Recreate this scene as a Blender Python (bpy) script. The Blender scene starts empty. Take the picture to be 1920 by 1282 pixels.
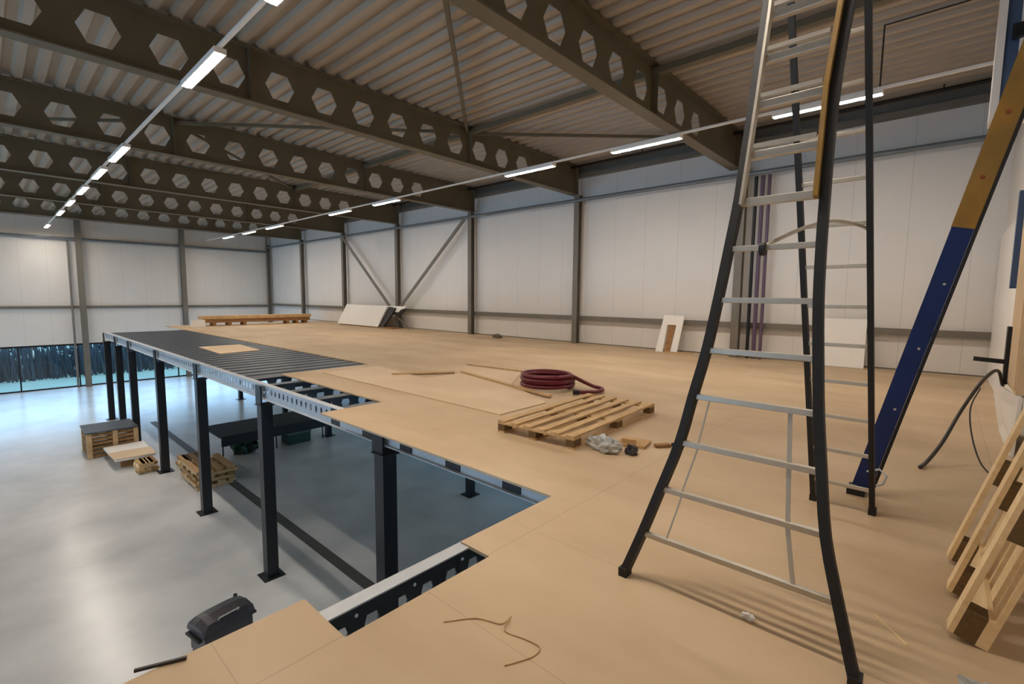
import bpy, math, random
from mathutils import Vector, Matrix
sc = bpy.context.scene
C = sc.collection
# ------------------------------------------------------------------ camera
F_PX, YAW, PITCH, ROLL, EYE = 895.0, 0.83597, 0.09515, 0.009, 1.6
fw = Vector((-math.cos(YAW)*math.cos(PITCH), math.sin(YAW)*math.cos(PITCH), -math.sin(PITCH)))
rt = fw.cross(Vector((0, 0, 1))).normalized(); up = rt.cross(fw)
cr, sr = math.cos(ROLL), math.sin(ROLL)
right = cr*rt + sr*up; down = -(cr*up - sr*rt)
cam_d = bpy.data.cameras.new('camera'); cam = bpy.data.objects.new('camera', cam_d); C.objects.link(cam)
cam_d.sensor_width = 36; cam_d.lens = F_PX/1920*36; cam_d.clip_start = .05; cam_d.clip_end = 300
cam.matrix_world = Matrix(((right.x, -down.x, -fw.x, 0), (right.y, -down.y, -fw.y, 0), (right.z, -down.z, -fw.z, EYE), (0, 0, 0, 1)))
sc.camera = cam
# ------------------------------------------------------------------ sky, exposure
SKY = 4.0; TUBE = 72.0
w = bpy.data.worlds.new('sky'); sc.world = w; w.use_nodes = True
bg = w.node_tree.nodes['Background']; bg.inputs[0].default_value = (.44, .69, 1, 1); bg.inputs[1].default_value = SKY
sc.view_settings.view_transform = 'Standard'; sc.view_settings.look = 'None'
sc.view_settings.gamma = 1; sc.view_settings.use_curve_mapping = False
sc.view_settings.exposure = 1.0
sc.cycles.max_bounces = 10; sc.cycles.diffuse_bounces = 4; sc.cycles.transparent_max_bounces = 12
sc.cycles.use_denoising = True
sc.cycles.sample_clamp_indirect = 8

# ------------------------------------------------------------------ materials
def srgb(r, g, b):
    f = lambda c: (c/255/12.92) if c/255 <= .04045 else ((c/255+.055)/1.055)**2.4
    return (f(r), f(g), f(b), 1)
def mat(name, col, rough=.6, metal=0.0, var=.12, scale=3.0, bump=0.0, col2=None, stretch=(1, 1, 1), detail=4):
    m = bpy.data.materials.new(name); m.use_nodes = True; nt = m.node_tree; N = nt.nodes; L = nt.links
    b = N['Principled BSDF']; b.inputs['Roughness'].default_value = rough; b.inputs['Metallic'].default_value = metal
    tc = N.new('ShaderNodeTexCoord'); mp = N.new('ShaderNodeMapping'); mp.inputs['Scale'].default_value = stretch
    L.new(tc.outputs['Object'], mp.inputs[0])
    no = N.new('ShaderNodeTexNoise'); no.inputs['Scale'].default_value = scale; no.inputs['Detail'].default_value = detail
    L.new(mp.outputs[0], no.inputs[0])
    rp = N.new('ShaderNodeValToRGB'); c = srgb(*col)
    rp.color_ramp.elements[0].position = .3; rp.color_ramp.elements[1].position = .7
    c2 = srgb(*col2) if col2 else tuple(min(1, x*(1+var)) for x in c[:3])+(1,)
    c1 = tuple(x*(1-var) for x in c[:3])+(1,) if not col2 else c
    rp.color_ramp.elements[0].color = c1; rp.color_ramp.elements[1].color = c2
    L.new(no.outputs[0], rp.inputs[0]); L.new(rp.outputs[0], b.inputs['Base Color'])
    if bump:
        bp = N.new('ShaderNodeBump'); bp.inputs['Strength'].default_value = bump; bp.inputs['Distance'].default_value = .01
        L.new(no.outputs[0], bp.inputs['Height']); L.new(bp.outputs[0], b.inputs['Normal'])
    return m
def emis(name, col, s):
    m = bpy.data.materials.new(name); m.use_nodes = True; b = m.node_tree.nodes['Principled BSDF']
    b.inputs['Emission Color'].default_value = (*col, 1); b.inputs['Emission Strength'].default_value = s
    b.inputs['Base Color'].default_value = (.8, .8, .8, 1); return m
def add_seams(m, axis, pitch, width=.008, dark=.55, off=0.0):
    """fine dark joints every `pitch` metres along an object axis"""
    nt = m.node_tree; N = nt.nodes; L = nt.links; b = N['Principled BSDF']
    src = b.inputs['Base Color'].links[0].from_socket
    tc = N.new('ShaderNodeTexCoord'); sx = N.new('ShaderNodeSeparateXYZ'); L.new(tc.outputs['Object'], sx.inputs[0])
    def mth(op, a, v):
        n = N.new('ShaderNodeMath'); n.operation = op; L.new(a, n.inputs[0]); n.inputs[1].default_value = v; return n.outputs[0]
    a = mth('ADD', sx.outputs[axis], 500+off); a = mth('MODULO', a, pitch); a = mth('LESS_THAN', a, width)
    mx = N.new('ShaderNodeMix'); mx.data_type = 'RGBA'; mx.blend_type = 'MULTIPLY'
    L.new(a, mx.inputs[0]); L.new(src, mx.inputs[6]); mx.inputs[7].default_value = (dark, dark, dark, 1)
    L.new(mx.outputs[2], b.inputs['Base Color'])
M = {}
M['steel'] = mat('primed_steel', (104, 96, 78), .55, 0, .08, 2)
M['column'] = mat('primed_column', (112, 106, 96), .5, 0, .08, 2)
M['black'] = mat('black_steel', (24, 27, 31), .4, .2, .1, 4)
M['joist'] = mat('coated_joist', (74, 82, 92), .42, .4, .1, 5)
M['galv'] = mat('galvanised_steel', (190, 194, 198), .45, .15, .05, 6)
M['rail'] = mat('galvanised_rail', (112, 118, 122), .45, .2, .1, 8)
M['alu'] = mat('aluminium', (190, 182, 168), .38, .45, .05, 20)
M['roof'] = mat('roof_sheet', (172, 159, 142), .5, 0, .03, 1.5)
M['panel'] = mat('sandwich_panel', (224, 219, 212), .5, 0, .02, .8)
add_seams(M['panel'], 0, 1.06, .014, .8); add_seams(M['panel'], 1, 1.06, .014, .8)
M['chip'] = mat('chipboard', (182, 155, 121), .62, 0, .1, 1.1, 0, (204, 180, 147), (.5, 1.1, 1), 8)
M['chip2'] = mat('chipboard_light', (206, 178, 144), .6, 0, .1, 1.3, 0, (218, 194, 160), (.6, 1.2, 1), 8)
M['concrete'] = mat('power_floated_concrete', (180, 182, 182), .25, 0, .1, .55, 0, (214, 215, 214), (1, 1, 1), 7)
M['stripe'] = mat('drain_cover', (84, 82, 80), .5, .2, .1, 6)
M['white'] = mat('white_board', (240, 236, 230), .5, 0, .02, 2)
M['pine'] = mat('pale_pine', (228, 196, 146), .6, 0, .1, 5, .2, (240, 214, 168), (1, 1, 6))
M['pine_x'] = mat('weathered_pine', (176, 142, 98), .7, 0, .1, 5, .2, (206, 172, 124), (6, 1, 1))
M['brown'] = mat('brown_timber', (132, 92, 54), .7, 0, .15, 3, .1, (164, 120, 74), (5, 1, 5))
M['block'] = mat('pallet_block', (104, 80, 48), .85, 0, .2, 60, .2)
M['ply'] = mat('plywood', (214, 186, 146), .6, 0, .04, 2)
M['blue'] = mat('blue_paint', (6, 34, 88), .38, .1, .1, 8)
M['ochre'] = mat('ochre_timber', (150, 108, 26), .5, 0, .2, 6, .1, (122, 92, 34), (1, 1, .5))
M['reddot'] = mat('red_brown_knot', (120, 50, 14), .6)
M['bluesteel'] = mat('blue_grey_steel', (74, 98, 132), .4, .3)
M['hose'] = mat('burgundy_hose', (98, 18, 34), .38, 0, .15, 10)
M['rubber'] = mat('black_rubber', (17, 15, 15), .6)
M['cable'] = mat('dark_cable', (42, 36, 32), .5)
M['purple'] = mat('purple_pipe', (92, 74, 96), .45)
M['greypipe'] = mat('grey_pipe', (120, 112, 104), .45)
M['plastic'] = mat('dark_grey_plastic', (56, 54, 58), .32, 0, .1, 12)
M['card'] = mat('cardboard', (186, 150, 104), .8, 0, .1, 8)
M['grey'] = mat('grey_plastic_film', (176, 176, 172), .35, 0, .15, 20, .3)
M['green'] = mat('dark_green_cloth', (28, 62, 46), .7, 0, .2, 6)
M['crate'] = mat('crate_wood', (120, 88, 48), .75, 0, .2, 8, .2, (160, 118, 70))
M['hedge'] = mat('hedge_leaves', (12, 18, 24), .8, 0, .4, 3, 0, (34, 44, 50), (1, 1, .3))
M['grass'] = mat('pale_ground', (96, 106, 92), .9, 0, .1, .8)
M['tube'] = emis('lit_diffuser', (1, .90, .79), TUBE)
g = bpy.data.materials.new('window_glass'); g.use_nodes = True; nt = g.node_tree; nt.nodes.clear()
o_ = nt.nodes.new('ShaderNodeOutputMaterial'); mx = nt.nodes.new('ShaderNodeMixShader'); tr = nt.nodes.new('ShaderNodeBsdfTransparent')
gl = nt.nodes.new('ShaderNodeBsdfGlossy'); fr = nt.nodes.new('ShaderNodeFresnel'); gl.inputs['Roughness'].default_value = .02
tr.inputs[0].default_value = (.84, .93, .96, 1)
nt.links.new(fr.outputs[0], mx.inputs[0]); nt.links.new(tr.outputs[0], mx.inputs[1]); nt.links.new(gl.outputs[0], mx.inputs[2]); nt.links.new(mx.outputs[0], o_.inputs[0])
M['glass'] = g

# ------------------------------------------------------------------ mesh helpers
def smooth_path(pts, n=6):
    P = [Vector(p) for p in pts]; P = [P[0]*2-P[1]]+P+[P[-1]*2-P[-2]]; out = []
    for i in range(1, len(P)-2):
        for k in range(n):
            t = k/n
            out.append(.5*((2*P[i])+(P[i+1]-P[i-1])*t+(2*P[i-1]-5*P[i]+4*P[i+1]-P[i+2])*t*t+(3*P[i]-P[i-1]-3*P[i+1]+P[i+2])*t**3))
    return out+[P[-2]]
class MB:
    def __init__(s): s.v = []; s.f = []; s.m = []; s.mi = 0
    def add(s, vs, fs):
        n = len(s.v); s.v += [tuple(x) for x in vs]; s.f += [tuple(i+n for i in f) for f in fs]; s.m += [s.mi]*len(fs); return s
    def box(s, x0, x1, y0, y1, z0, z1):
        return s.add([(x, y, z) for z in (z0, z1) for y in (y0, y1) for x in (x0, x1)],
                     [(0, 2, 3, 1), (4, 5, 7, 6), (0, 1, 5, 4), (2, 6, 7, 3), (0, 4, 6, 2), (1, 3, 7, 5)])
    def obox(s, o, u, v, w):
        """box from corner o along edge vectors u, v, w"""
        o, u, v, w = map(Vector, (o, u, v, w))
        if u.cross(v).dot(w) < 0: u, v = v, u
        return s.add([o, o+u, o+v, o+u+v, o+w, o+u+w, o+v+w, o+u+v+w],
                     [(0, 2, 3, 1), (4, 5, 7, 6), (0, 1, 5, 4), (2, 6, 7, 3), (0, 4, 6, 2), (1, 3, 7, 5)])
    def bar(s, a, b, wd, dp, hint=(0, 0, 1)):
        """rectangular bar a..b; wd across, dp along hint"""
        a, b = Vector(a), Vector(b); d = (b-a).normalized(); x = d.cross(Vector(hint)).normalized(); y = x.cross(d).normalized()
        return s.obox(a-x*wd/2-y*dp/2, b-a, x*wd, y*dp)
    def sweep(s, pts, wd, dp=None, n=8, hint=(0, 0, 1), rect=False, caps=True):
        pts = [Vector(p) for p in pts]; rings = []; dp = dp or wd; px = None
        for i, p in enumerate(pts):
            d = (pts[min(i+1, len(pts)-1)]-pts[max(i-1, 0)]).normalized()
            if rect or px is None:
                h = Vector(hint)
                if abs(d.dot(h)) > .99: h = Vector((0, 1, 0)) if abs(d.y) < .9 else Vector((1, 0, 0))
                x = d.cross(h).normalized()
            else: x = (px-d*px.dot(d)).normalized()
            px = x; y = x.cross(d).normalized()
            if rect: rings.append([p+x*wd/2*a+y*dp/2*b for a, b in ((-1, -1), (1, -1), (1, 1), (-1, 1))])
            else: rings.append([p+x*wd/2*math.cos(t)+y*dp/2*math.sin(t) for t in [2*math.pi*k/n for k in range(n)]])
        k = len(rings[0]); vs = [v for r in rings for v in r]; fs = []
        for i in range(len(rings)-1):
            for j in range(k):
                fs.append((i*k+j, i*k+(j+1) % k, (i+1)*k+(j+1) % k, (i+1)*k+j))
        if caps: fs += [tuple(reversed(range(k))), tuple(range((len(rings)-1)*k, len(rings)*k))]
        return s.add(vs, fs)
    def cyl(s, a, b, r, n=12, r2=None):
        a, b = Vector(a), Vector(b); d = (b-a).normalized(); h = Vector((0, 0, 1)) if abs(d.z) < .9 else Vector((1, 0, 0))
        x = d.cross(h).normalized(); y = x.cross(d); r2 = r if r2 is None else r2
        vs = [a+x*r*math.cos(2*math.pi*k/n)+y*r*math.sin(2*math.pi*k/n) for k in range(n)] + [b+x*r2*math.cos(2*math.pi*k/n)+y*r2*math.sin(2*math.pi*k/n) for k in range(n)]
        return s.add(vs, [(k, (k+1) % n, n+(k+1) % n, n+k) for k in range(n)]+[tuple(reversed(range(n))), tuple(range(n, 2*n))])
    def prism(s, poly, ext):
        """poly: 3-D points of a flat polygon, extruded by vector ext"""
        p = [Vector(q) for q in poly]; e = Vector(ext); n = len(p)
        return s.add(p+[q+e for q in p], [tuple(reversed(range(n))), tuple(range(n, 2*n))]+[(k, (k+1) % n, n+(k+1) % n, n+k) for k in range(n)])
    def web(s, x, t, y0, y1, z0, z1, zc, a, b, h, pitch, first, last, sw=False):
        """plate in the plane x (thickness t) from y0..y1, z0..z1 with hexagonal openings; sw: plate runs along x in plane y=x"""
        P = (lambda y, z: (y, x, z)) if sw else (lambda y, z: (x, y, z)); E = (0, t, 0) if sw else (t, 0, 0)
        q = lambda *pts: s.prism([P(*p) for p in pts], E)
        n = int(round((last-first)/pitch))+1; c0 = first-pitch/2; c1 = first+(n-1)*pitch+pitch/2
        if c0 > y0: q((y0, z0), (c0, z0), (c0, z1), (y0, z1))
        if c1 < y1: q((c1, z0), (y1, z0), (y1, z1), (c1, z1))
        q((c0, z0), (c1, z0), (c1, zc-h), (c0, zc-h)); q((c0, zc+h), (c1, zc+h), (c1, z1), (c0, z1))
        for k in range(n):
            c = first+k*pitch
            for sg in (-1, 1):
                for sh in (-1, 1):
                    q((c+sg*pitch/2, zc), (c+sg*a, zc), (c+sg*b, zc+sh*h), (c+sg*pitch/2, zc+sh*h))
        return s
    def build(s, name, mt, parent=None, smooth=False, bevel=0):
        me = bpy.data.meshes.new(name); me.from_pydata([tuple(v) for v in s.v], [], s.f)
        mts = mt if isinstance(mt, (list, tuple)) else [mt]
        for x in mts: me.materials.append(x)
        if len(mts) > 1:
            for p, i in zip(me.polygons, s.m): p.material_index = i
        import bmesh
        bm = bmesh.new(); bm.from_mesh(me); bmesh.ops.recalc_face_normals(bm, faces=bm.faces); bm.to_mesh(me); bm.free()
        if smooth:
            for p in me.polygons: p.use_smooth = True
        o = bpy.data.objects.new(name, me); C.objects.link(o)
        if parent:
            o.parent = parent; o.matrix_parent_inverse = Matrix.Translation(-Vector(parent.location)) if parent.type == 'EMPTY' and parent.rotation_euler == Matrix.Identity(3).to_euler() else Matrix.Identity(4)
        if bevel:
            bv = o.modifiers.new('bevel', 'BEVEL'); bv.width = bevel; bv.segments = 2; bv.limit_method = 'ANGLE'
        return o
def B(*a): return MB().box(*a)
def tag(o, label, cat, group=None, kind=None):
    o['label'] = label; o['category'] = cat
    if group: o['group'] = group
    if kind: o['kind'] = kind
    return o
def thing(name, label, cat, loc=(0, 0, 0), group=None, rot=None):
    """Empty at the thing's base. Parts are built in world coordinates unless rot is given (then local)."""
    o = bpy.data.objects.new(name, None); C.objects.link(o); o.location = loc
    if rot: o.rotation_euler = rot
    o.empty_display_size = .1
    return tag(o, label, cat, group)
def local(o):   # a part built in the thing's own axes
    o.matrix_parent_inverse = Matrix.Identity(4); return o
def structure(o): o['kind'] = 'structure'; return o
def copy_tree(o, parent=None):
    c = o.copy(); C.objects.link(c)
    if parent: c.parent = parent
    for ch in [x for x in C.objects if x.parent == o]: copy_tree(ch, c)
    return c

# ------------------------------------------------------------------ dimensions
WY, FX, RX, BY, GZ = 14.0, -36.0, .80, -14.0, -3.7       # wall planes, ground-floor level
ZB, ZT = 5.02, 5.97                                      # beam bottom / top
# ------------------------------------------------------------------ building shell
structure(B(FX-.4, RX+.4, BY-.4, WY+.4, GZ-.3, GZ).build('floor', M['concrete']))
mz = MB()
for r in ((-6.2, RX, 2.98, WY), (-9.4, -6.2, 3.95, WY), (-9.85, -9.4, 3.95, WY), (-28.5, -9.85, 5.95, WY), (-2.245, RX, 2.0, 2.98), (-1.98, RX, 1.04, 2.0), (-2.4, RX, BY, 1.04)):
    mz.box(r[0], r[1], r[2], r[3], -.022, 0)
chipfloor = M['chip']; add_seams(chipfloor, 0, 2.44, .008, .8, 2.2); add_seams(chipfloor, 1, .92, .006, .82, -.12)
fl = structure(mz.build('floor', chipfloor))
# upper walls: long wall at y=14, far wall at x=-36
structure(B(FX-.2, RX+.2, WY, WY+.2, -2.1, 6.3).build('wall_back', M['panel']))
structure(B(FX-.2, FX, BY, WY, -1.25, 6.3).build('wall_left', M['panel']))
structure(B(RX, RX+.2, BY, WY, GZ, 6.3).build('wall_right', M['panel']))
structure(B(FX-.2, RX+.2, BY-.2, BY, -.9, 6.3).build('wall_front', M['panel']))
# corrugated roof sheet, ribs along x
cr_ = MB(); prof = []; y = BY
while y < WY+.2:
    prof += [(y, 5.985), (y+.12, 5.985), (y+.16, 6.075), (y+.28, 6.075)]; y += .32
top = [(a, b+.03) for a, b in reversed(prof)]
x0, x1 = FX-.2, RX+.2; vs = []; fs = []
for a, b in prof: vs += [(x0, a, b), (x1, a, b), (x0, a, b+.03), (x1, a, b+.03)]
for i in range(len(prof)-1):
    k = 4*i; fs += [(k, k+1, k+5, k+4), (k+2, k+6, k+7, k+3)]
fs += [(0, 2, 3, 1), (len(vs)-4, len(vs)-3, len(vs)-1, len(vs)-2)]
cr_.add(vs, fs); structure(cr_.build('ceiling', M['roof']))
# glazing of the ground floor
def glazing(n, plane, c, a0, a1, z0, z1, step, off=0):
    def bx(m, p0, p1, u0, u1, zz0, zz1):
        (m.box(p0, p1, u0, u1, zz0, zz1) if plane == 'x' else m.box(u0, u1, p0, p1, zz0, zz1))
    f = MB(); bx(f, c-.05, c+.05, a0, a1, z1-.1, z1); bx(f, c-.05, c+.05, a0, a1, z0, z0+.07)
    u = a0+off
    while u < a1: bx(f, c-.04, c+.04, u, u+.06, z0+.07, z1-.1); u += step
    o = structure(f.build('window_%d' % n, M['black']))
    p = MB(); bx(p, c-.006, c+.006, a0, a1, z0+.07, z1-.1); q = p.build('pane', M['glass'], o)
glazing(1, 'x', FX-.1, BY, WY, GZ, -1.25, 2.35, .95)
glazing(2, 'y', WY+.1, FX, RX, GZ, -2.1, 2.4, 0)
glazing(3, 'y', BY-.1, FX, RX, GZ, -.9, 2.4, 0)  # unseen front wall glazing, added to bring daylight onto the ground at left
# rails and girts on the walls
n = 1
def trim(mb, m):
    global n
    structure(mb.build('trim_%d' % n, m)); n += 1
trim(B(FX+.02, RX, WY-.16, WY, .80, .95), M['column'])
trim(B(FX, FX+.14, BY, WY-.2, .72, .86), M['column'])
trim(MB().cyl((FX+.2, WY-.36, 4.83), (RX, WY-.36, 4.83), .055).box(FX+.2, RX, WY-.33, WY, 4.86, 4.9), M['rail'])  # round rail; wide ledge behind it shaped to shade the wall band above
trim(MB().cyl((FX+.3, BY, 4.52), (FX+.3, WY-.2, 4.52), .06).box(FX, FX+.3, BY, WY-.2, 4.56, 4.6), M['rail'])  # far wall rail with the same ledge, keeping bounced light off the band
trim(B(FX, RX, WY-.22, WY, 5.62, 5.74).box(FX, RX, WY-.06, WY, 5.74, 5.98), M['column'])
trim(B(FX, FX+.05, BY, WY, 5.60, 5.98), M['column'])
trim(B(FX, RX, WY-.02, WY, 0, .03), M['column'])

# ------------------------------------------------------------------ outside
structure(B(FX-40, FX-.4, -40, 40, GZ-.4, GZ-.12).build('ground', M['grass']))
random.seed(4)
hd = MB()
for i in range(2600):
    x = FX-5-random.random()*4; y = -22+random.random()*44; h = 1.5+random.random()*1.6; t = .03+random.random()*.05; lx = random.uniform(-.3, .3)
    hd.add([(x, y, GZ-.12), (x+t, y+t, GZ-.12), (x+.02, y+t*2, GZ-.12), (x+lx, y+lx, GZ+h)], [(0, 1, 3), (1, 2, 3), (2, 0, 3)])
hb = MB()
tag(hd.build('reed_hedge', M['hedge']), 'dense teal-green hedge growing outside beyond the ground floor windows', 'hedge', None, 'stuff')
for i, y in enumerate((-10.5, -4.2, 2.1, 8.4, 14.7)):
    t = thing('dark_bush', ['dark rounded bush outside at the far left end of the hedge', 'dark rounded bush outside, second in the hedge from the left end', 'dark rounded bush outside straight behind the leftmost window mullion', 'dark rounded bush outside seen between the thin far posts', 'dark rounded bush outside at the right end of the hedge'][i], 'bush', (FX-9, y, GZ-.12))
    bm_ = MB()
    for k in range(420):
        a = random.uniform(0, 2*math.pi); c = random.uniform(0, 1); r = 1.9*(.7+.3*random.random()); zz = c*2.9
        p = Vector((FX-12.5+r*math.sqrt(max(0, 1-c*c*.8))*math.cos(a), y+2.9*math.sqrt(max(0, 1-c*c*.8))*math.sin(a), GZ-.1+zz)); s_ = .3
        q = [p+Vector((random.uniform(-s_, s_), random.uniform(-s_, s_), random.uniform(-s_, s_))) for _ in range(4)]
        bm_.add(q, [(0, 1, 2), (0, 2, 3), (0, 1, 3), (1, 2, 3)])
    bm_.build('foliage', M['hedge'], t); MB().cyl((FX-12.5, y, GZ-.12), (FX-12.5, y, GZ+2.2), .09).build('stem', M['brown'], t)

# ------------------------------------------------------------------ steel: beams, columns
BX = [-4.42, -9.55, -14.62, -19.9, -25.1, -30.4]
ordn = ['nearest', 'second', 'third', 'fourth', 'fifth', 'sixth and farthest']
for i, bx in enumerate(BX):
    t = thing('castellated_beam', ['brown-grey castellated roof beam crossing just left of the ladder, closest to the viewer', 'castellated roof beam with the biggest strip light hung below it at upper left', 'third castellated roof beam away from the viewer', 'fourth castellated roof beam away from the viewer', 'fifth castellated roof beam, last but one before the far wall', 'castellated roof beam farthest away, right before the far wall'][i], 'beam', (bx, 0, ZB), 'castellated roof beams')
    m = MB().box(bx-.13, bx+.13, BY, WY-.24, ZB, ZB+.025); m.build('bottom_flange', M['steel'], t)
    m = MB().box(bx-.13, bx+.13, BY, WY-.02, ZT-.025, ZT); m.build('top_flange', M['steel'], t)
    first = .54-.866*16
    m = MB().web(bx-.007, .014, BY, WY-.24, ZB+.025, ZT-.025, 5.46, .265, .14, .235, .866, first, .54+.866*12)
    m.build('web', M['steel'], t)
    m = MB()
    for yy in (3.45, 8.8, WY-.3): m.box(bx-.12, bx+.12, yy-.006, yy+.006, ZB+.025, ZT-.025)
    m.build('stiffener', M['steel'], t)
cl = ['wall column behind the ladder beside the purple pipes', 'wall column at the middle of the photo, nearest fully clear one', 'wall column right of the wall bracing, between the white wall bays', 'wall column where the two diagonal braces meet', 'wall column above the white boards at the far end', 'wall column next to the far corner on the long wall', 'wall column standing in the far corner of the hall']
CX = [-4.2, -9.45, -14.75, -20.0, -25.2, -30.4, -35.75]
for i, cx in enumerate(CX):
    t = thing('steel_column', cl[i], 'column', (cx, WY-.12, GZ), 'steel columns along the long wall')
    y0, y1 = WY-.36, WY-.165
    yt = WY-.23
    MB().box(cx-.1, cx+.1, y0, y0+.014, GZ, ZB if i < 6 else 5.9).build('flange', M['column'], t)
    MB().box(cx-.1, cx+.1, y1-.014, y1, GZ, ZB).build('flange', M['column'], t)
    MB().box(cx-.006, cx+.006, y0+.014, y1-.014, GZ, ZB).build('web', M['column'], t)
fc = ['far wall column rising in front of the glazing, thickest in view at left', 'far wall column above the far end of the dark bare deck', 'far wall column out of the glazing beyond the left edge']
for i, yy in enumerate((3.75, 8.6, -1.6)):
    t = thing('steel_column', fc[i], 'column', (FX+.25, yy, GZ), 'steel columns along the far wall')
    MB().box(FX+.34, FX+.355, yy-.13, yy+.13, GZ, 5.6).build('flange', M['column'], t)
    MB().box(FX+.145, FX+.16, yy-.13, yy+.13, GZ, 5.6).build('flange', M['column'], t)
    MB().box(FX+.16, FX+.34, yy-.006, yy+.006, GZ, 5.6).build('web', M['column'], t)
t = tag(MB().cyl((FX+.25, 3.3, 4.4), (FX+.25, 3.3, GZ), .05).build('drain_pipe', M['greypipe']), 'thin grey pipe running down beside the thick far wall column', 'pipe')
# wall bracing
tag(MB().bar((-15.0, WY-.42, 4.75), (-20.0, WY-.42, .72), .15, .04, (0, 1, 0)).build('diagonal_brace', M['column']), 'diagonal wall brace rising right from the brace crossing', 'brace')
tag(MB().bar((-24.9, WY-.47, 4.75), (-20.0, WY-.47, .72), .15, .04, (0, 1, 0)).build('diagonal_brace', M['column']), 'diagonal wall brace rising left from the brace crossing', 'brace')
tag(MB().bar((-19.95, WY-.42, .6), (-18.9, WY-.42, 0), .1, .03, (0, 1, 0)).build('diagonal_brace', M['column']), 'short diagonal brace stub below the brace crossing, going down right', 'brace')
# roof tie and rods
for a, b, lab in [(RX, BX[0]+.01, 'square roof tie tube behind the ladder top'), (BX[0]-.01, BX[1]+.01, 'square roof tie tube between the nearest two beams'), (BX[1]-.01, BX[2]+.01, 'square roof tie tube between the second and third beam'), (BX[2]-.01, BX[3]+.01, 'square roof tie tube between the third and fourth beam')]:
    tag(B(b, a, 8.74, 8.86, 5.78, 5.9).build('roof_tie', M['steel']), lab, 'tube', 'roof tie tubes in one line')
for a, b, lab in [((BX[0]-.01, 3.5, 5.84), (BX[1]+.01, 8.75, 5.84), 'thin roof bracing bar dropping almost upright at top centre'),
                  ((BX[1]+.01, 8.9, 5.84), (BX[0]-.15, 13.6, 5.84), 'roof bracing bar running right above the middle strip lights'),
                  ((BX[2]+.01, 3.5, 5.84), (BX[1]-.01, 8.75, 5.84), 'roof bracing bar behind the second beam, left of the bracing joint'),
                  ((BX[3]+.01, 8.75, 5.84), (BX[2]-.01, 3.5, 5.84), 'roof bracing bar seen through the holes of the third beam'),
                  ((BX[2]-.01, 3.4, 5.84), (BX[3]+.01, -1.8, 5.84), 'roof bracing bar seen through the far left holes of the third beam')]:
    tag(MB().bar(a, b, .07, .07).build('roof_bracing', M['steel']), lab, 'brace', 'roof bracing bars')
# eaves pipe along the long wall
t = thing('eaves_pipe', 'black pipe hung under the roof edge along the long wall', 'pipe', (0, 13.5, 5.88))
MB().cyl((RX, 13.45, 5.88), (FX+.2, 13.45, 5.88), .04).build('pipe_run', M['rubber'], t)
for xx in (-.33, -4.7, -7, -12, -17, -22): B(xx-.012, xx+.012, 13.44, 13.46, 5.9, 5.99).build('hanger', M['black'], t)
tag(MB().cyl((-1.03, 9.95, 5.97), (-1.03, 9.95, 4.99), .012).cyl((-1.03, 9.95, 5.96), (RX, 9.95, 5.96), .012).build('ceiling_cable', M['cable']), 'thin black cable along the ceiling dropping to the strip light behind the ladder', 'cable')

# ------------------------------------------------------------------ strip lights
def strip(x0, x1, y, lab, grp):
    t = thing('strip_light', lab, 'light', ((x0+x1)/2, y, 4.9), grp)
    MB().box(x0, x1, y-.078, y+.078, 4.955, 4.975).box(x0, x1, y-.078, y-.066, 4.898, 4.955).box(x0, x1, y+.066, y+.078, 4.898, 4.955).box(x0, x0+.012, y-.066, y+.066, 4.898, 4.955).box(x1-.012, x1, y-.066, y+.066, 4.898, 4.955).build('housing', M['white'], t)
    pts = [(y+.06*math.cos(a), 4.949-.06*math.sin(a)) for a in [math.pi*k/6 for k in range(7)]]
    MB().prism([(x0+.02, a, b) for a, b in pts], (x1-x0-.04, 0, 0)).build('diffuser', M['tube'], t)
def track(y, lab):
    tag(B(FX+.4, RX, y-.025, y+.025, 4.977, 5.018).build('light_track', M['white']), lab, 'track')
track(2.42, 'straight white track carrying the left row of strip lights')
track(9.95, 'straight white track carrying the strip lights nearer the long wall')
r1 = [(-2.6, -.95), (-5.95, -4.3), (-9.3, -7.65), (-15.9, -14.05), (-18.7, -17.0), (-22.0, -20.3), (-25.2, -23.6), (-28.6, -26.9), (-34.6, -33.0)]  # first one is added beyond the frame to brighten the near floor
o1 = ['strip light right above the front notch, out of view', 'strip light cut by the top edge of the photo', 'biggest glaring strip light at upper left, nearest fully seen of the left row', 'left row strip light next after the biggest one', 'third fully seen strip light of the left row', 'fourth fully seen strip light of the left row', 'fifth fully seen strip light of the left row', 'left row strip light last but one before the far wall', 'left row strip light right before the far wall']
for (a, b), l in zip(r1, o1): strip(a, b, 2.42, l, 'strip lights of the left row')
r2 = [(-2.59, -.98), (-5.94, -4.3), (-9.27, -7.6), (-15.95, -14.35), (-19.3, -17.65), (-25.9, -24.0), (-29.2, -27.5), (-32.4, -30.8)]
o2 = ['long strip light seen behind the ladder', 'longest free strip light left of the ladder', 'strip light of the wall row, second left of the ladder', 'strip light of the wall row, third left of the ladder', 'strip light of the wall row, fourth left of the ladder', 'strip light of the wall row, fifth left of the ladder', 'strip light of the wall row, last but one', 'strip light of the wall row, smallest and farthest']
for (a, b), l in zip(r2, o2): strip(a, b, 9.95, l, 'strip lights of the wall row')
# lights of the rest of the hall, left of the frame
for y_ in (-5.2,):
    track(y_, 'white light track over the hall left of the viewer')
    for k, (a, b) in enumerate(r2[1:]): strip(a, b, y_, 'strip light out of view left of the frame, ' + ['first', 'second', 'third', 'fourth', 'fifth', 'sixth', 'last'][k] + ' from the right wall', 'strip lights left of the view')

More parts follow.
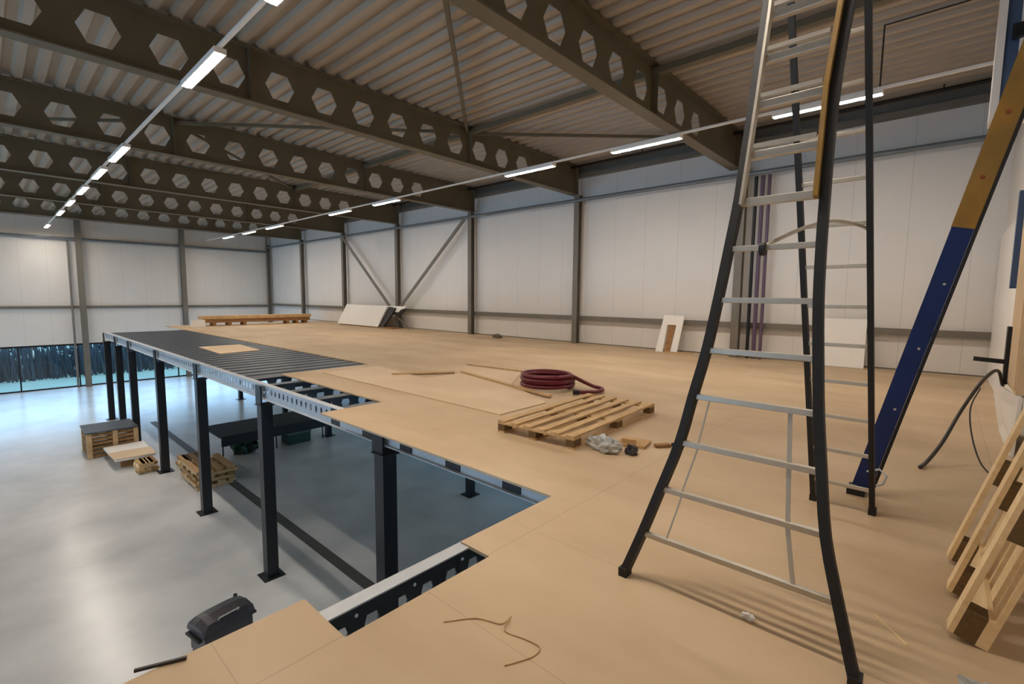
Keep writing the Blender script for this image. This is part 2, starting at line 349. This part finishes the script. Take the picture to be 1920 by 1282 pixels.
# ------------------------------------------------------------------ mezzanine steel
JX = [-2.88-.865*k for k in range(9)]
jl = ['floor joist ending in the inner corner of the opening', 'floor joist at the opening, next after the one in its inner corner', 'floor joist at the middle of the opening edge', 'floor joist right of the thick post at the opening', 'holed joist at the near tip of the narrow bare strip', 'second holed joist of the narrow bare strip from its near tip', 'third holed joist of the narrow bare strip from its near tip', 'fourth holed joist of the narrow bare strip, by the pale board corner', 'holed joist at the edge of the ribbed steel deck']
for k, jx in enumerate(JX):
    t = thing('floor_joist', jl[k], 'joist', (jx, 3.4, -.27), 'floor joists of the mezzanine')
    y1 = 8.4
    ws = .2
    MB().box(jx-ws/2, jx+ws/2, 3.40, y1, -.04, -.024).build('flange', M['joist'], t)
    MB().box(jx-ws/2, jx+ws/2, 3.40, y1, -.28, -.266).build('flange', M['joist'], t)
    MB().web(jx-.005, .01, 3.40, y1, -.266, -.04, -.155, .075, .05, .065, .3, 3.6, y1-.3).build('web', M['joist'], t)
dk = MB(); x = -25.3
prof2 = []
while x < -9.9:
    prof2 += [(x, -.115), (x+.10, -.115), (x+.14, -.03), (x+.40, -.03)]; x += .43
vs = []; fs = []
for a, b in prof2: vs += [(a, 3.4, b), (a, 6.2, b), (a, 3.4, b+.006), (a, 6.2, b+.006)]
for i in range(len(prof2)-1):
    k = 4*i; fs += [(k, k+4, k+5, k+1), (k+2, k+3, k+7, k+6), (k, k+2, k+6, k+4), (k+1, k+5, k+7, k+3)]
tag(dk.add(vs, fs).build('ribbed_deck', M['joist']), 'slate grey ribbed steel deck sheeting left bare along the platform edge', 'deck')
# long edge beam with slots, along y=3.35
t = thing('edge_beam', 'long galvanised slotted edge beam carried by the black posts', 'beam', (-14, 3.35, -.3))
m = MB().web(3.335, .01, -25.75, -2.3, -.29, -.03, -.15, .035, .025, .05, .17, -25.6, -2.5, sw=True); m.build('web', M['galv'], t)
B(-25.75, -2.3, 3.29, 3.395, -.03, -.022).build('flange', M['galv'], t)
B(-25.75, -2.3, 3.29, 3.395, -.30, -.29).build('flange', M['galv'], t)
for jx in JX[:5]: B(jx-.24, jx, 3.325, 3.335, -.285, -.035).build('joist_cleat', M['black'], t)
# side beam of the opening
t = thing('trimmer_beam', 'grey topped dark beam with round holes bridging the front notch of the opening', 'beam', (-2.2, 1.5, -.3))
MB().web(-2.175, .01, -3.9, 3.28, -.30, -.02, -.14, .045, .030, .045, .185, -3.7, 3.1).build('web', M['black'], t)
B(-2.26, -2.165, -3.9, 3.28, -.022, -.023+.011).build('flange', M['galv'], t)
B(-2.26, -2.165, -3.9, 3.28, -.31, -.30).build('flange', M['galv'], t)
m = MB()
for k in range(18):
    yy = -3.7+.37*k+.0925
    MB().cyl((-2.166, yy, -.065), (-2.160, yy, -.065), .010, 8).build('bolt', M['galv'], t)
# posts
def post(x, y, lab, grp, s=.1):
    t = thing('mezzanine_post', lab, 'post', (x, y, GZ), grp)
    B(x-s, x+s, y-s, y+s, GZ+.012, -.42).build('shaft', M['black'], t)
    m = B(x-.19, x+.19, y-.19, y+.19, GZ, GZ+.012)
    m.build('base_plate', M['black'], t)
    B(x-.14, x+.14, y-.12, y+.12, -.42, -.40).build('head_plate', M['black'], t)
    B(x-.15, x+.09, y-.10, y-.07, -.40, -.05).build('head_bracket', M['black'], t)
fr = ['thickest black post, seen inside the floor opening', 'black post with its foot clear on the concrete, second nearest', 'black post beside the big pile of pallets', 'black post behind the small pile of wood', 'black post right of the wooden crate stack', 'thin black post, second from the far corner of the deck', 'thin black post at the far corner of the deck']
for x, l in zip((-5.2, -9.12, -13.0, -16.95, -20.8, -23.25, -25.7), fr): post(x, 3.345, l, 'black posts along the deck edge')
bk = [(-5.2, 'black post deep under the deck, nearest of the inner row'), (-9.1, 'black post under the deck, second of the inner row'), (-13.0, 'black post under the deck, third of the inner row'), (-16.95, 'black post under the deck, fourth of the inner row'), (-20.8, 'black post under the deck, fifth of the inner row'), (-26.1, 'black post under the deck, farthest of the inner row')]
for x, l in bk: post(x, 8.45, l, 'black posts of the inner row', .09)
post(-2.22, -3.8, 'black post under the near deck edge behind the viewer', None)
post(-2.22, 3.6, 'black post hidden behind the deck corner of the opening', None)
# inner main beam
tag(MB().box(-28.4, -2.0, 8.42, 8.5, -.29, -.023).build('inner_beam', M['joist']), 'dark main beam under the deck on the inner row of posts', 'beam')
# loose boards
def board(name, pts, z0, z1, m, lab, cat='board'):
    return tag(MB().prism([(a, b, z0) for a, b in pts], (0, 0, z1-z0)).build(name, m), lab, cat)
board('chipboard_sheet', [(-16.65, 4.3), (-16.65, 5.42), (-14.6, 5.3), (-14.4, 4.2)], -.022, -.004, M['chip2'], 'loose pale chipboard sheet lying alone on the bare dark joists')
board('chipboard_sheet', [(-9.35, 4.58), (-4.35, 4.58), (-4.35, 5.6), (-5.7, 6.3), (-6.5, 7.5), (-8.1, 7.35), (-7.3, 6.6), (-7.35, 5.62), (-9.35, 5.9)], 0, .018, M['chip2'], 'pale chipboard sheeting laid left of the red hose coil')
board('timber_lath', [(-7.35, 6.55), (-4.55, 5.9), (-4.54, 5.99), (-7.34, 6.64)], .018, .045, M['pine_x'], 'long thin timber lath lying left of the red hose', 'lath')
board('timber_lath', [(-8.1, 5.4), (-7.42, 6.45), (-7.52, 6.5), (-8.2, 5.45)], .018, .04, M['pine_x'], 'short timber lath angled at the left end of the pale boards', 'lath')
board('timber_lath', [(-8.1, 7.4), (-5.6, 7.65), (-5.6, 7.72), (-8.1, 7.47)], .018, .04, M['pine_x'], 'thin lath behind the red hose coil', 'lath')

# ------------------------------------------------------------------ reform ladder
L = thing('step_ladder', 'tall black and silver double ladder with flared curved feet at right', 'ladder', (-.6, 3.3, 0))
SF, SR = .2, -.25
lz = [0, .26, .53, .8, 1.06, 1.31, 1.59, 1.87, 2.125, 2.375, 2.65, 2.905, 3.15, 3.45, 3.8, 4.2, 4.55]
lx = [-1.269, -1.194, -1.117, -1.043, -1.001, -.958, -.928, -.903, -.882, -.874, -.865, -.86, -.852, -.85, -.85, -.85, -.85]
rx = [-.168, -.246, -.325, -.37, -.405, -.431, -.456, -.47, -.477, -.483, -.483, -.474, -.455, -.45, -.45, -.45, -.45]
fy = lambda z: 2.4+SF*z
MB().sweep(smooth_path([(x, fy(z), z+.02 if z == 0 else z) for x, z in zip(lx, lz)], 3), .055, .042, hint=(1, 0, 0), rect=True).build('stile', M['rubber'], L)
MB().sweep(smooth_path([(x, fy(z)-.07*max(0, 1-z/.8), z+.02 if z == 0 else z) for x, z in zip(rx, lz)], 3), .055, .042, hint=(1, 0, 0), rect=True).build('stile', M['rubber'], L)
ry = lambda z: 4.37+SR*z
rl = lambda z: -.675-.050*z; rr = lambda z: -.296-.047*z
MB().sweep([(rl(z), ry(z), z) for z in (.02, 1, 2, 3, 4.3)], .048, .034, hint=(1, 0, 0), rect=True).build('stile', M['rubber'], L)
MB().sweep([(rr(z), ry(z), z) for z in (.02, 1, 2, 3, 4.3)], .048, .034, hint=(1, 0, 0), rect=True).build('stile', M['rubber'], L)
STL = [o for o in C.objects if o.parent == L]
for k, (xx, yy) in enumerate(((lx[0], 2.4), (rx[0], 2.33), (rl(0), 4.37), (rr(0), 4.37))):
    B(xx-.024, xx+.024, yy-.035, yy+.035, 0, .05).build('foot', M['rubber'], STL[k])
def ip(xs, z):
    for i in range(len(lz)-1):
        if lz[i] <= z <= lz[i+1]: return xs[i]+(xs[i+1]-xs[i])*(z-lz[i])/(lz[i+1]-lz[i])
zs = [.262, .53, .8, 1.06, 1.315, 1.59, 1.868, 2.12, 2.375, 2.65, 2.905, 3.15, 3.42, 3.7, 3.97, 4.24]
for i, z in enumerate(zs):
    wd = .03 if i < 7 else .042
    MB().box(ip(lx, z)+.012, ip(rx, z)-.012, fy(z)-wd/2, fy(z)+wd/2, z-wd/2, z+wd/2).build('rung', M['alu'], L, bevel=.004)
for z in [.19+.272*k for k in range(15)]:
    MB().box(rl(z)+.012, rr(z)-.012, ry(z)-.013, ry(z)+.013, z-.013, z+.013).build('rung', M['alu'], L, bevel=.003)
# sliding top section inside the front ladder
for xs, s in ((lx, 1), (rx, -1)):
    MB().sweep([(ip(xs, z)+s*(.029 if s > 0 else .033), fy(z)-.035, z) for z in (2.1, 2.65, 3.15, 3.8, 4.5)], .05, .014 if s > 0 else .022, hint=(1, 0, 0), rect=True).build('sliding_stile', M['alu'] if s > 0 else M['ochre'], L)
for z in zs[8:]:
    MB().box(ip(lx, z)+.05, ip(rx, z)-.05, fy(z)-.05, fy(z)-.028, z+.028, z+.05).build('sliding_rung', M['alu'], L)
# thin rods standing in for pale reflection strips between the lower rungs
for f in (.15, .80):
    for a, b in ((zs[0], zs[1]), (zs[1], zs[2]), (zs[2], zs[3])):
        p = (ip(lx, a)+(ip(rx, a)-ip(lx, a))*f, fy(a), a+.012); q = (ip(lx, b)+(ip(rx, b)-ip(lx, b))*f, fy(b), b-.012)
        MB().bar(p, q, .008 if f < .5 else .02, .006, (0, 1, 0)).build('spacer_rod', M['alu'], L)
z = 1.868; mx_ = -.73
MB().cyl((mx_-.01, fy(z)-.02, z-.01), (mx_+.015, fy(z)-.02, z-.01), .035).build('locking_knob', M['rubber'], L)
MB().sweep(smooth_path([(mx_, fy(z)+.02, z+.01), (-.60, 3.0, 1.98), (-.52, 3.4, 2.06), (-.44, 3.8, 2.07), (-.395, 3.87, 2.03), (-.385, 3.9, 1.9)]), .02).build('spreader_strap', M['alu'], L, smooth=True)

# ------------------------------------------------------------------ prop: blue foot half, ochre timber half
t = thing('raking_prop', 'slanting prop, blue below and ochre timber above, right of the ladder', 'prop', (-.41, 4.79, 0))
a = Vector((-.40, 4.79, .03)); d = Vector((.26, 0, 1.12))
path = [Vector((-.41, 4.79, .06)), Vector((.055, 4.79, 2.12)), Vector((.42, 4.79, 3.74))]
MB().bar(path[0], path[1], .05, .125, (1, 0, 0)).build('blue_tube', M['blue'], t); BT = C.objects[-1]
MB().bar(path[1], path[2], .055, .13, (1, 0, 0)).build('timber_arm', M['ochre'], t); TA = C.objects[-1]
dd = (path[2]-path[1]).normalized()
MB().bar(path[0]+Vector((.0775, 0, 0)), path[2]+Vector((.0775, 0, 0)), .05, .024, (1, 0, 0)).build('dark_flange', M['rubber'], t)  # black strip standing in for the dark side face of the prop
for k in (.35, .78, 1.12, 1.5): c = path[1]+dd*k; MB().cyl(c+Vector((0, -.0275, 0)), c+Vector((0, -.031, 0)), .014).build('knot', M['reddot'], TA)
db = (path[1]-path[0]).normalized()
for k in (.7, 1.2, 1.7): c = path[0]+db*k; MB().cyl(c+Vector((.02, -.025, 0)), c+Vector((.02, -.032, 0)), .009).build('rivet', M['alu'], BT)
B(-.50, -.38, 4.70, 4.88, 0, .05).build('foot_shoe', M['rubber'], t)
MB().sweep([(-.38, 4.77, .2), (-.30, 4.76, .24), (-.25, 4.75, .2), (-.27, 4.75, .13), (-.31, 4.76, .1)], .018).build('chain_hook', M['galv'], t)

# ------------------------------------------------------------------ right edge: cabinet, lever, frame
t = thing('wall_cabinet', 'beige tall cabinet on the right wall at the photo edge', 'cabinet', (.6, 8.4, .6))
B(.61, RX, 7.2, 8.15, .62, 3.6).build('body', M['ply'], t)
B(.60, .61, 7.25, 8.1, .66, 3.55).build('door', M['ply'], t)
B(.58, .67, 8.17, 8.3, .62, 1.05).build('hinge_strip', M['rubber'], t)
B(.56, .66, 8.3, 8.4, 1.75, 2.9).build('dark_strip', M['bluesteel'], t)
MB().bar((.30, 8.05, .90), (.575, 8.05, .885), .05, .05).build('lever', M['rubber'], t)
B(.565, .6, 8.0, 8.16, .62, 1.3).build('lock_bar', M['rubber'], t)
t = thing('door_frame_post', 'white upright box frame with blue guide rails hung at the top right', 'frame', (.5, 8.2, 3.7))
B(.23, .30, 8.16, 8.5, 3.72, 5.98).build('white_cover', M['white'], t)
B(.30, .42, 8.22, 8.5, 3.60, 5.98).build('guide_rail', M['bluesteel'], t)
B(.42, RX, 8.18, 8.5, 3.72, 5.98).build('white_cover', M['white'], t)
B(.35, .5, 8.1, 8.18, 4.6, 4.75).build('bracket', M['black'], t)
tag(MB().prism([(.60, 7.0, 0), (.60, 8.35, 0), (.50, 8.35, .6), (.62, 7.0, .62)], (.03, 0, 0)).build('white_sheet', M['white']), 'white sheet leaning under the beige cabinet by the wall', 'sheet')
tag(B(.745, .79, 8.6, 13.95, 0, 2.9).build('wall_lining', M['white']), 'white lining panel on the end wall beside the far corner', 'panel')
tag(MB().sweep(smooth_path([(.57, 8.02, .60), (.50, 7.8, .80), (.36, 7.3, .72), (.20, 6.8, .45), (.08, 6.35, .2), (-.02, 6.05, .05), (-.07, 5.87, .02)]), .035).build('thick_cable', M['cable'], None, True), 'thick black cable curving down from the cabinet to the boards', 'cable')
tag(MB().sweep(smooth_path([(.345, 7.17, .66), (.27, 6.8, .50), (.28, 6.5, .30), (.34, 6.25, .10), (.42, 6.1, .012), (.52, 5.9, .012)]), .014).build('thin_cable', M['cable'], None, True), 'thin black cable hanging from the thick one behind the leaning pallets', 'cable')

# ------------------------------------------------------------------ pallets
def pallet(name, lab, m1, m2, loc, rot, W=.8, Ln=1.2, group=None, slats=5):
    t = thing(name, lab, 'pallet', loc, group, rot)
    for k in range(slats):
        wdt = .1 if slats > 4 else .12; x = -W/2+(W-wdt)*k/(slats-1)
        local(B(x, x+wdt, -Ln/2, Ln/2, .122, .144).build('deck_board', m1, t))
    for yy in (-Ln/2, -.0725, Ln/2-.145):
        local(B(-W/2, W/2, yy, yy+.145, .1, .122).build('stringer_board', m1, t))
    for xx in (-W/2, -.0725, W/2-.1):
        local(B(xx, xx+.1, -Ln/2, Ln/2, 0, .022).build('bottom_board', m1, t))
        for yy in (-Ln/2, -.0725, Ln/2-.145):
            local(B(xx, xx+.1, yy, yy+.145, .022, .1).build('block', m2, t))
    return t
p = pallet('wooden_pallet', 'weathered flat pallet lying on the boards in front of the red hose', M['pine_x'], M['block'], (-3.36, 5.08, .001), (0, 0, 0), 1.05, 2.1, None, 6)
p.rotation_euler = (0, 0, math.radians(3))

def lean_pallet(lab, ox, oy, ang, yaw, H=1.2, W=.96):
    """pallet standing on its short end, bottom side facing left, leaning right (towards +x)"""
    t = thing('wooden_pallet', lab, 'pallet', (ox, oy, .144*math.sin(ang)+.001))
    t.rotation_euler = (0, ang, yaw)
    for k in range(5):
        y = -W/2+(W-.12)*k/4
        local(B(.122, .144, y, y+.12, 0, H).build('deck_board', M['pine'], t))
    for zz in (0, H/2-.07, H-.145):
        local(B(.1, .122, -W/2, W/2, zz, zz+.145).build('stringer_board', M['pine'], t))
    for y in (-W/2, -.05, W/2-.1):
        local(B(0, .022, y, y+.1, 0, H).build('bottom_board', M['pine'], t))
        for zz in (0, H/2-.07, H-.145):
            local(B(.022, .1, y, y+.1, zz, zz+.145).build('block', M['block'], t))
    return t
lean_pallet('pale new wooden pallet standing on end and leaning right at the photo edge', .115, 3.46, math.radians(15), 0)

# ------------------------------------------------------------------ hose coil
random.seed(2)
pts = []
for k in range(6*28+1):
    a = 2*math.pi*k/28; lay = k/28
    r = .43+.03*math.sin(lay*2.3)+.0; pts.append((-5.12+r*1.02*math.cos(a), 6.62+r*math.sin(a), .035+.047*lay*.72+.018))
a0 = pts[-1]
pts += smooth_path([a0, (-4.66, 6.75, .23), (-4.55, 6.92, .13), (-4.42, 7.02, .06), (-4.25, 7.0, .05), (-4.15, 6.82, .05), (-4.2, 6.60, .05), (-4.34, 6.45, .05)])[1:]
hc = thing('hose_coil', 'burgundy red hose coiled on the boards behind the pallet', 'hose', (-5.3, 6.72, 0))
hose = MB().sweep(pts, .066, n=8).build('hose', M['hose'], hc, True)
MB().cyl((-4.34, 6.45, .05), (-4.42, 6.39, .05), .04).build('coupling', M['rubber'], hose)

# ------------------------------------------------------------------ debris by the pallet
random.seed(7)
def crumple(name, c, s, m, lab, cat, seed):
    random.seed(seed); import bmesh
    bm = bmesh.new(); bmesh.ops.create_icosphere(bm, subdivisions=3, radius=1)
    for v in bm.verts:
        n_ = 1+.38*math.sin(v.co.x*5+seed)*math.cos(v.co.y*7+seed)+random.uniform(-.13, .13)
        v.co = Vector((v.co.x*s[0]*n_, v.co.y*s[1]*n_, (max(v.co.z, -.55)+.55)*s[2]*n_))+Vector(c)
    me = bpy.data.meshes.new(name); bm.to_mesh(me); bm.free(); me.materials.append(m)
    o = bpy.data.objects.new(name, me); C.objects.link(o); return tag(o, lab, cat)
crumple('plastic_film', (-2.55, 4.28, 0), (.17, .10, .09), M['grey'], 'crumpled pale plastic film beside the near pallet corner', 'film', 3)
crumple('rag', (-2.28, 4.38, 0), (.06, .07, .05), M['plastic'], 'small dark grey rag beside the plastic film', 'rag', 5)
tag(MB().prism([(-2.55, 4.5, .0), (-2.25, 4.6, 0), (-2.3, 4.85, 0), (-2.60, 4.8, 0)], (0, 0, .03)).prism([(-2.5, 4.55, .03), (-2.35, 4.6, .03), (-2.4, 4.7, .03)], (0, 0, .05)).build('cardboard_scrap', M['card']), 'torn cardboard scrap between pallet and ladder', 'cardboard')
tag(MB().bar((-2.2, 4.74, .02), (-2.1, 4.88, .02), .06, .03).build('wood_offcut', M['brown']), 'small brown wood offcut right of the cardboard scrap', 'offcut')
tag(MB().bar((-2.08, 4.9, .02), (-2.0, 5.02, .02), .04, .035).build('black_tape', M['rubber']), 'small black tool tip beside the brown offcut', 'tool')
crumple('paper_ball', (-.622, 2.476, 0), (.028, .02, .016), M['white'], 'small crumpled white paper under the ladder', 'paper', 9)
tag(MB().sweep(smooth_path([(-1.72, 1.42, .004), (-1.62, 1.55, .004), (-1.50, 1.60, .006), (-1.49, 1.66, .02), (-1.46, 1.58, .004), (-1.36, 1.60, .004), (-1.27, 1.61, .006), (-1.25, 1.56, .004), (-1.27, 1.50, .004), (-1.31, 1.42, .004)], 4), .006).build('wire_scrap', M['pine_x'], None, True), 'thin bent brown wire lying on the near board', 'wire')
tag(MB().bar((-2.44, .33, .006), (-2.36, .50, .010), .012, .012).build('steel_pin', M['cable']), 'dark pin lying on the near left board edge', 'pin')
tag(MB().bar((-.16, 2.95, .003), (-.02, 2.78, .003), .006, .004).build('wood_splinter', M['pine']), 'pale wood splinter on the boards right of the ladder', 'splinter')
t = thing('paper_bag', 'silvery blue packaging poking in at the bottom right edge', 'packaging', (.24, 2.60, 0))
crp = crumple('film_body', (.24, 2.60, 0), (.09, .05, .035), M['grey'], '', '', 11)
for k in ('label', 'category'): del crp[k]
crp.parent = t; crp.matrix_parent_inverse = Matrix.Translation((-.24, -2.60, 0))
B(.25, .29, 2.61, 2.65, .02, .045).build('cream_label', M['chip2'], t)

# ------------------------------------------------------------------ items on the far mezzanine
t = thing('timber_bundle', 'long brown bundle of timber lying on blocks at the far deck end', 'timber', (-27, 9.8, 0))
B(-27.4, -26.9, 7.25, 12.5, .16, .34).build('plank_stack', M['brown'], t)
B(-27.45, -26.85, 7.1, 12.55, .34, .50).build('plank_stack', M['pine_x'], t)
for yy in (7.6, 8.3, 9.0, 11.2, 11.7, 12.2): B(-27.4, -26.9, yy, yy+.15, 0, .16).build('support_block', M['brown'], t)
tag(B(-26.6, -26.45, 6.6, 7.15, 0, .33).build('pale_offcut', M['white']), 'pale board end left of the timber bundle', 'board')
t = thing('board_pack', 'pack of white boards leaning together at the far wall', 'boards', (-22, 13, 0))
MB().prism([(-24.5, 12.9, .06), (-20.55, 12.9, .06), (-20.3, 13.3, 1.06), (-24.2, 13.3, 1.1)], (0, .05, 0)).build('front_board', M['white'], t)
MB().prism([(-20.5, 12.98, .06), (-20.2, 12.98, .06), (-19.7, 13.38, .98), (-20.25, 13.38, 1.04)], (0, .10, 0)).build('board_edge', M['rubber'], t)
MB().prism([(-20.3, 13.40, .78), (-19.3, 13.40, .80), (-18.9, 13.46, 1.08), (-24.0, 13.46, 1.1), (-24.0, 13.40, .78)], (0, .04, 0)).build('rear_board', M['white'], t)
MB().prism([(-19.6, 13.38, .70), (-19.2, 13.38, .72), (-18.9, 13.40, 1.0), (-19.3, 13.40, .92)], (0, .03, 0)).build('dark_wrap', M['rubber'], t)
MB().box(-24.3, -19.4, 12.95, 13.4, 0, .06).build('bearer', M['brown'], t)
m = MB()
for q in ([(-6.36, 0), (-6.13, 0), (-6.1, .80), (-6.24, 1.08)], [(-5.90, 0), (-5.70, 0), (-5.62, 1.08), (-5.82, .80)], [(-6.24, 1.08), (-6.1, .80), (-5.82, .80), (-5.62, 1.08)]):
    m.prism([(a, 13.45+b*.25, b+.001) for a, b in q], (0, .03, 0))
t = thing('slotted_board', 'white board with a long slot leaning on the long wall left of the ladder', 'board', (-6, 13.6, 0))
m.build('frame_board', M['white'], t)
MB().prism([(-6.10, 13.47, .01), (-5.92, 13.47, .01), (-5.86, 13.68, .80), (-6.06, 13.68, .80)], (0, .015, 0)).build('brown_backing', M['brown'], t)
tag(MB().prism([(-2.14, 13.55, .01), (-1.30, 13.55, .01), (-1.32, 13.80, 1.14), (-2.16, 13.80, 1.14)], (0, .03, 0)).build('plain_board', M['white']), 'plain white square panel leaning on the wall behind the ladder', 'panel')
tag(MB().bar((-6.0, 13.3, .02), (-5.2, 13.4, .02), .06, .04).build('wood_offcut', M['pine_x']), 'small offcut on the floor beside the slotted white board', 'offcut')
crumple('rag', (-12.7, 13.2, 0), (.22, .1, .09), M['steel'], 'small dark heap at the foot of the long wall near its middle', 'rag', 6)
for x, r, mm, l in ((-3.88, .045, 'black', 'dark pipe running up the wall right beside the column behind the ladder'), (-3.72, .05, 'purple', 'purple pipe running up the wall behind the ladder'), (-3.56, .04, 'purple', 'thin purple pipe, rightmost of the upright wall pipes')):
    tag(MB().cyl((x, WY-.25, 0), (x, WY-.25, 4.77), r).build('wall_pipe', M[mm]), l, 'pipe')

# ------------------------------------------------------------------ items on the ground floor
structure(B(-24, -7.0, 4.30, 4.52, GZ, GZ+.004).build('trim_20', M['stripe']))
t = thing('pallet_crate', 'brown slatted wooden crate stack standing on the concrete at left', 'crate', (-20.8, 2.6, GZ))
cxa, cxb, cya, cyb = -21.2, -19.9, 1.95, 3.2
for k in range(6):
    z = GZ+.02+k*.135
    m = MB().box(cxa, cxb, cya, cya+.03, z, z+.09).box(cxa, cxb, cyb-.03, cyb, z, z+.09).box(cxa, cxa+.03, cya+.03, cyb-.03, z, z+.09).box(cxb-.03, cxb, cya+.03, cyb-.03, z, z+.09)
    m.build('slat_course', M['crate'], t)
for xx in (cxa, cxb-.1):
    for yy in (cya-.02, (cya+cyb)/2, cyb-.08): B(xx-.02, xx+.12, yy, yy+.12, GZ, GZ+.82).build('corner_post', M['pine_x'], t)
B(cxa-.04, cxb+.04, cya-.04, cyb+.04, GZ+.82, GZ+.86).build('grey_lid', M['joist'], t)
t = thing('board_on_blocks', 'pale square board raised on blocks beside the crate on the concrete', 'board', (-19, 3, GZ))
MB().prism([(-19.8, 2.3, GZ+.28), (-18.0, 2.35, GZ+.28), (-17.9, 3.3, GZ+.28), (-19.8, 3.35, GZ+.28)], (0, 0, .05)).build('board_top', M['white'], t)
MB().prism([(-18.9, 2.28, GZ+.33), (-18.0, 2.33, GZ+.33), (-17.88, 3.32, GZ+.33), (-18.8, 3.34, GZ+.33)], (0, 0, .03)).build('pale_sheet', M['chip2'], t)
for xx in (-19.6, -18.4): B(xx, xx+.15, 2.5, 3.2, GZ, GZ+.28).build('support_block', M['brown'], t)
def woodpile(lab, x0, x1, y0, y1, h, seed, nl):
    random.seed(seed)
    t = thing('wood_pile', lab, 'pile', ((x0+x1)/2, (y0+y1)/2, GZ))
    z = GZ
    for k in range(nl):
        hh = h/nl; along = k % 2
        cnt = 4
        for j in range(cnt):
            if along:
                y = y0+(y1-y0-.16)*j/(cnt-1)+random.uniform(-.03, .03); B(x0+random.uniform(-.06, .04), x1+random.uniform(-.06, .1), y, y+.16, z, z+hh*.96).build('plank', random.choice((M['pine_x'], M['card'], M['crate'])), t)
            else:
                x = x0+(x1-x0-.16)*j/(cnt-1)+random.uniform(-.03, .03); B(x, x+.16, y0+random.uniform(-.05, .05), y1+random.uniform(-.08, .08), z, z+hh*.96).build('plank', random.choice((M['pine_x'], M['card'], M['pine'])), t)
        z += hh
    return t
woodpile('small loose heap of wood blocks in front of the thin black post', -17.85, -17.2, 2.75, 3.2, .3, 3, 4)
woodpile('big stack of old pallet wood around the black post on the concrete', -15.7, -14.5, 3.2, 3.28+.0, .5, 5, 4) if False else None
woodpile('big stack of old pallet wood beside the black post on the concrete', -16.0, -14.6, 3.55, 4.5, .5, 5, 6)
woodpile('part collapsed stack of pallet wood left of the big stack', -17.15, -16.2, 3.68, 4.25, .34, 8, 4)
# table
t = thing('work_table', 'long black folding table standing under the deck', 'table', (-17.6, 6.6, GZ))
B(-18.5, -16.7, 4.75, 8.3, GZ+.74, GZ+.78).build('table_top', M['rubber'], t)
B(-16.76, -16.7, 4.8, 8.25, GZ+.45, GZ+.74).build('table_skirt', M['rubber'], t)
for xx in (-18.4, -16.8):
    for yy in (4.85, 6.5, 8.15): MB().cyl((xx, yy, GZ), (xx, yy, GZ+.74), .02).build('leg', M['black'], t)
crumple('green_bag', (-17.2, 5.6, GZ), (.4, .35, .3), M['green'], 'dark green sack under the left end of the black table', 'sack', 12)
t = thing('green_crate', 'dark green crate standing under the right end of the black table', 'crate', (-17, 7.3, GZ))
B(-17.4, -16.8, 6.9, 7.7, GZ, GZ+.4).build('crate_body', M['green'], t); B(-17.42, -16.78, 6.88, 7.72, GZ+.36, GZ+.42).build('rim', M['grass'], t)
# lidded cart
t = thing('lidded_cart', 'dark grey cart with domed lid on the concrete just past the near board edge', 'cart', (-7.15, 1.9, GZ))
t.rotation_euler = (0, 0, math.radians(100)); t.location = (-7.3, 1.99, GZ); t.scale = (.88, .88, .98)
m = MB(); secs = []
for k in range(9):
    u = -.40+.8*k/8
    hgt = .13*(1-abs(u/.44)**4)**.5 if abs(u) < .44 else 0
    secs.append((u, hgt))
vs = []; fs = []
for u, hh in secs:
    vs += [(u, -.27, .70), (u, -.26, .75), (u, -.20, .76+hh*.8), (u, 0, .77+hh), (u, .20, .76+hh*.8), (u, .26, .75), (u, .27, .70)]
for i in range(8):
    for j in range(6): fs.append((i*7+j, i*7+j+1, i*7+j+8, i*7+j+7))
    fs.append((i*7, i*7+7, i*7+13, i*7+6))
fs += [tuple(range(7)), tuple(range(56, 63))]
lid = local(m.add(vs, fs).build('lid', M['plastic'], t, False, .01))
local(B(-.37, .37, -.24, .24, .40, .70).build('body', M['plastic'], t, bevel=.02))
for sx in (-1, 1):
    for sy in (-1, 1): local(MB().cyl((sx*.36, sy*.22, 0), (sx*.34, sy*.2, .42), .014).build('leg', M['black'], t))
    local(B(sx*.42-.03, sx*.42+.03, -.2, .2, .66, .69).build('side_handle', M['rubber'], t))
local(MB().sweep([(-.15, -.2, .85), (-.15, -.24, .9), (.15, -.24, .9), (.15, -.2, .85)], .022).build('lid_handle', M['grey'], lid))
local(MB().cyl((.33, .27, .70), (.36, .27, .84), .03).build('knob', M['rubber'], t))
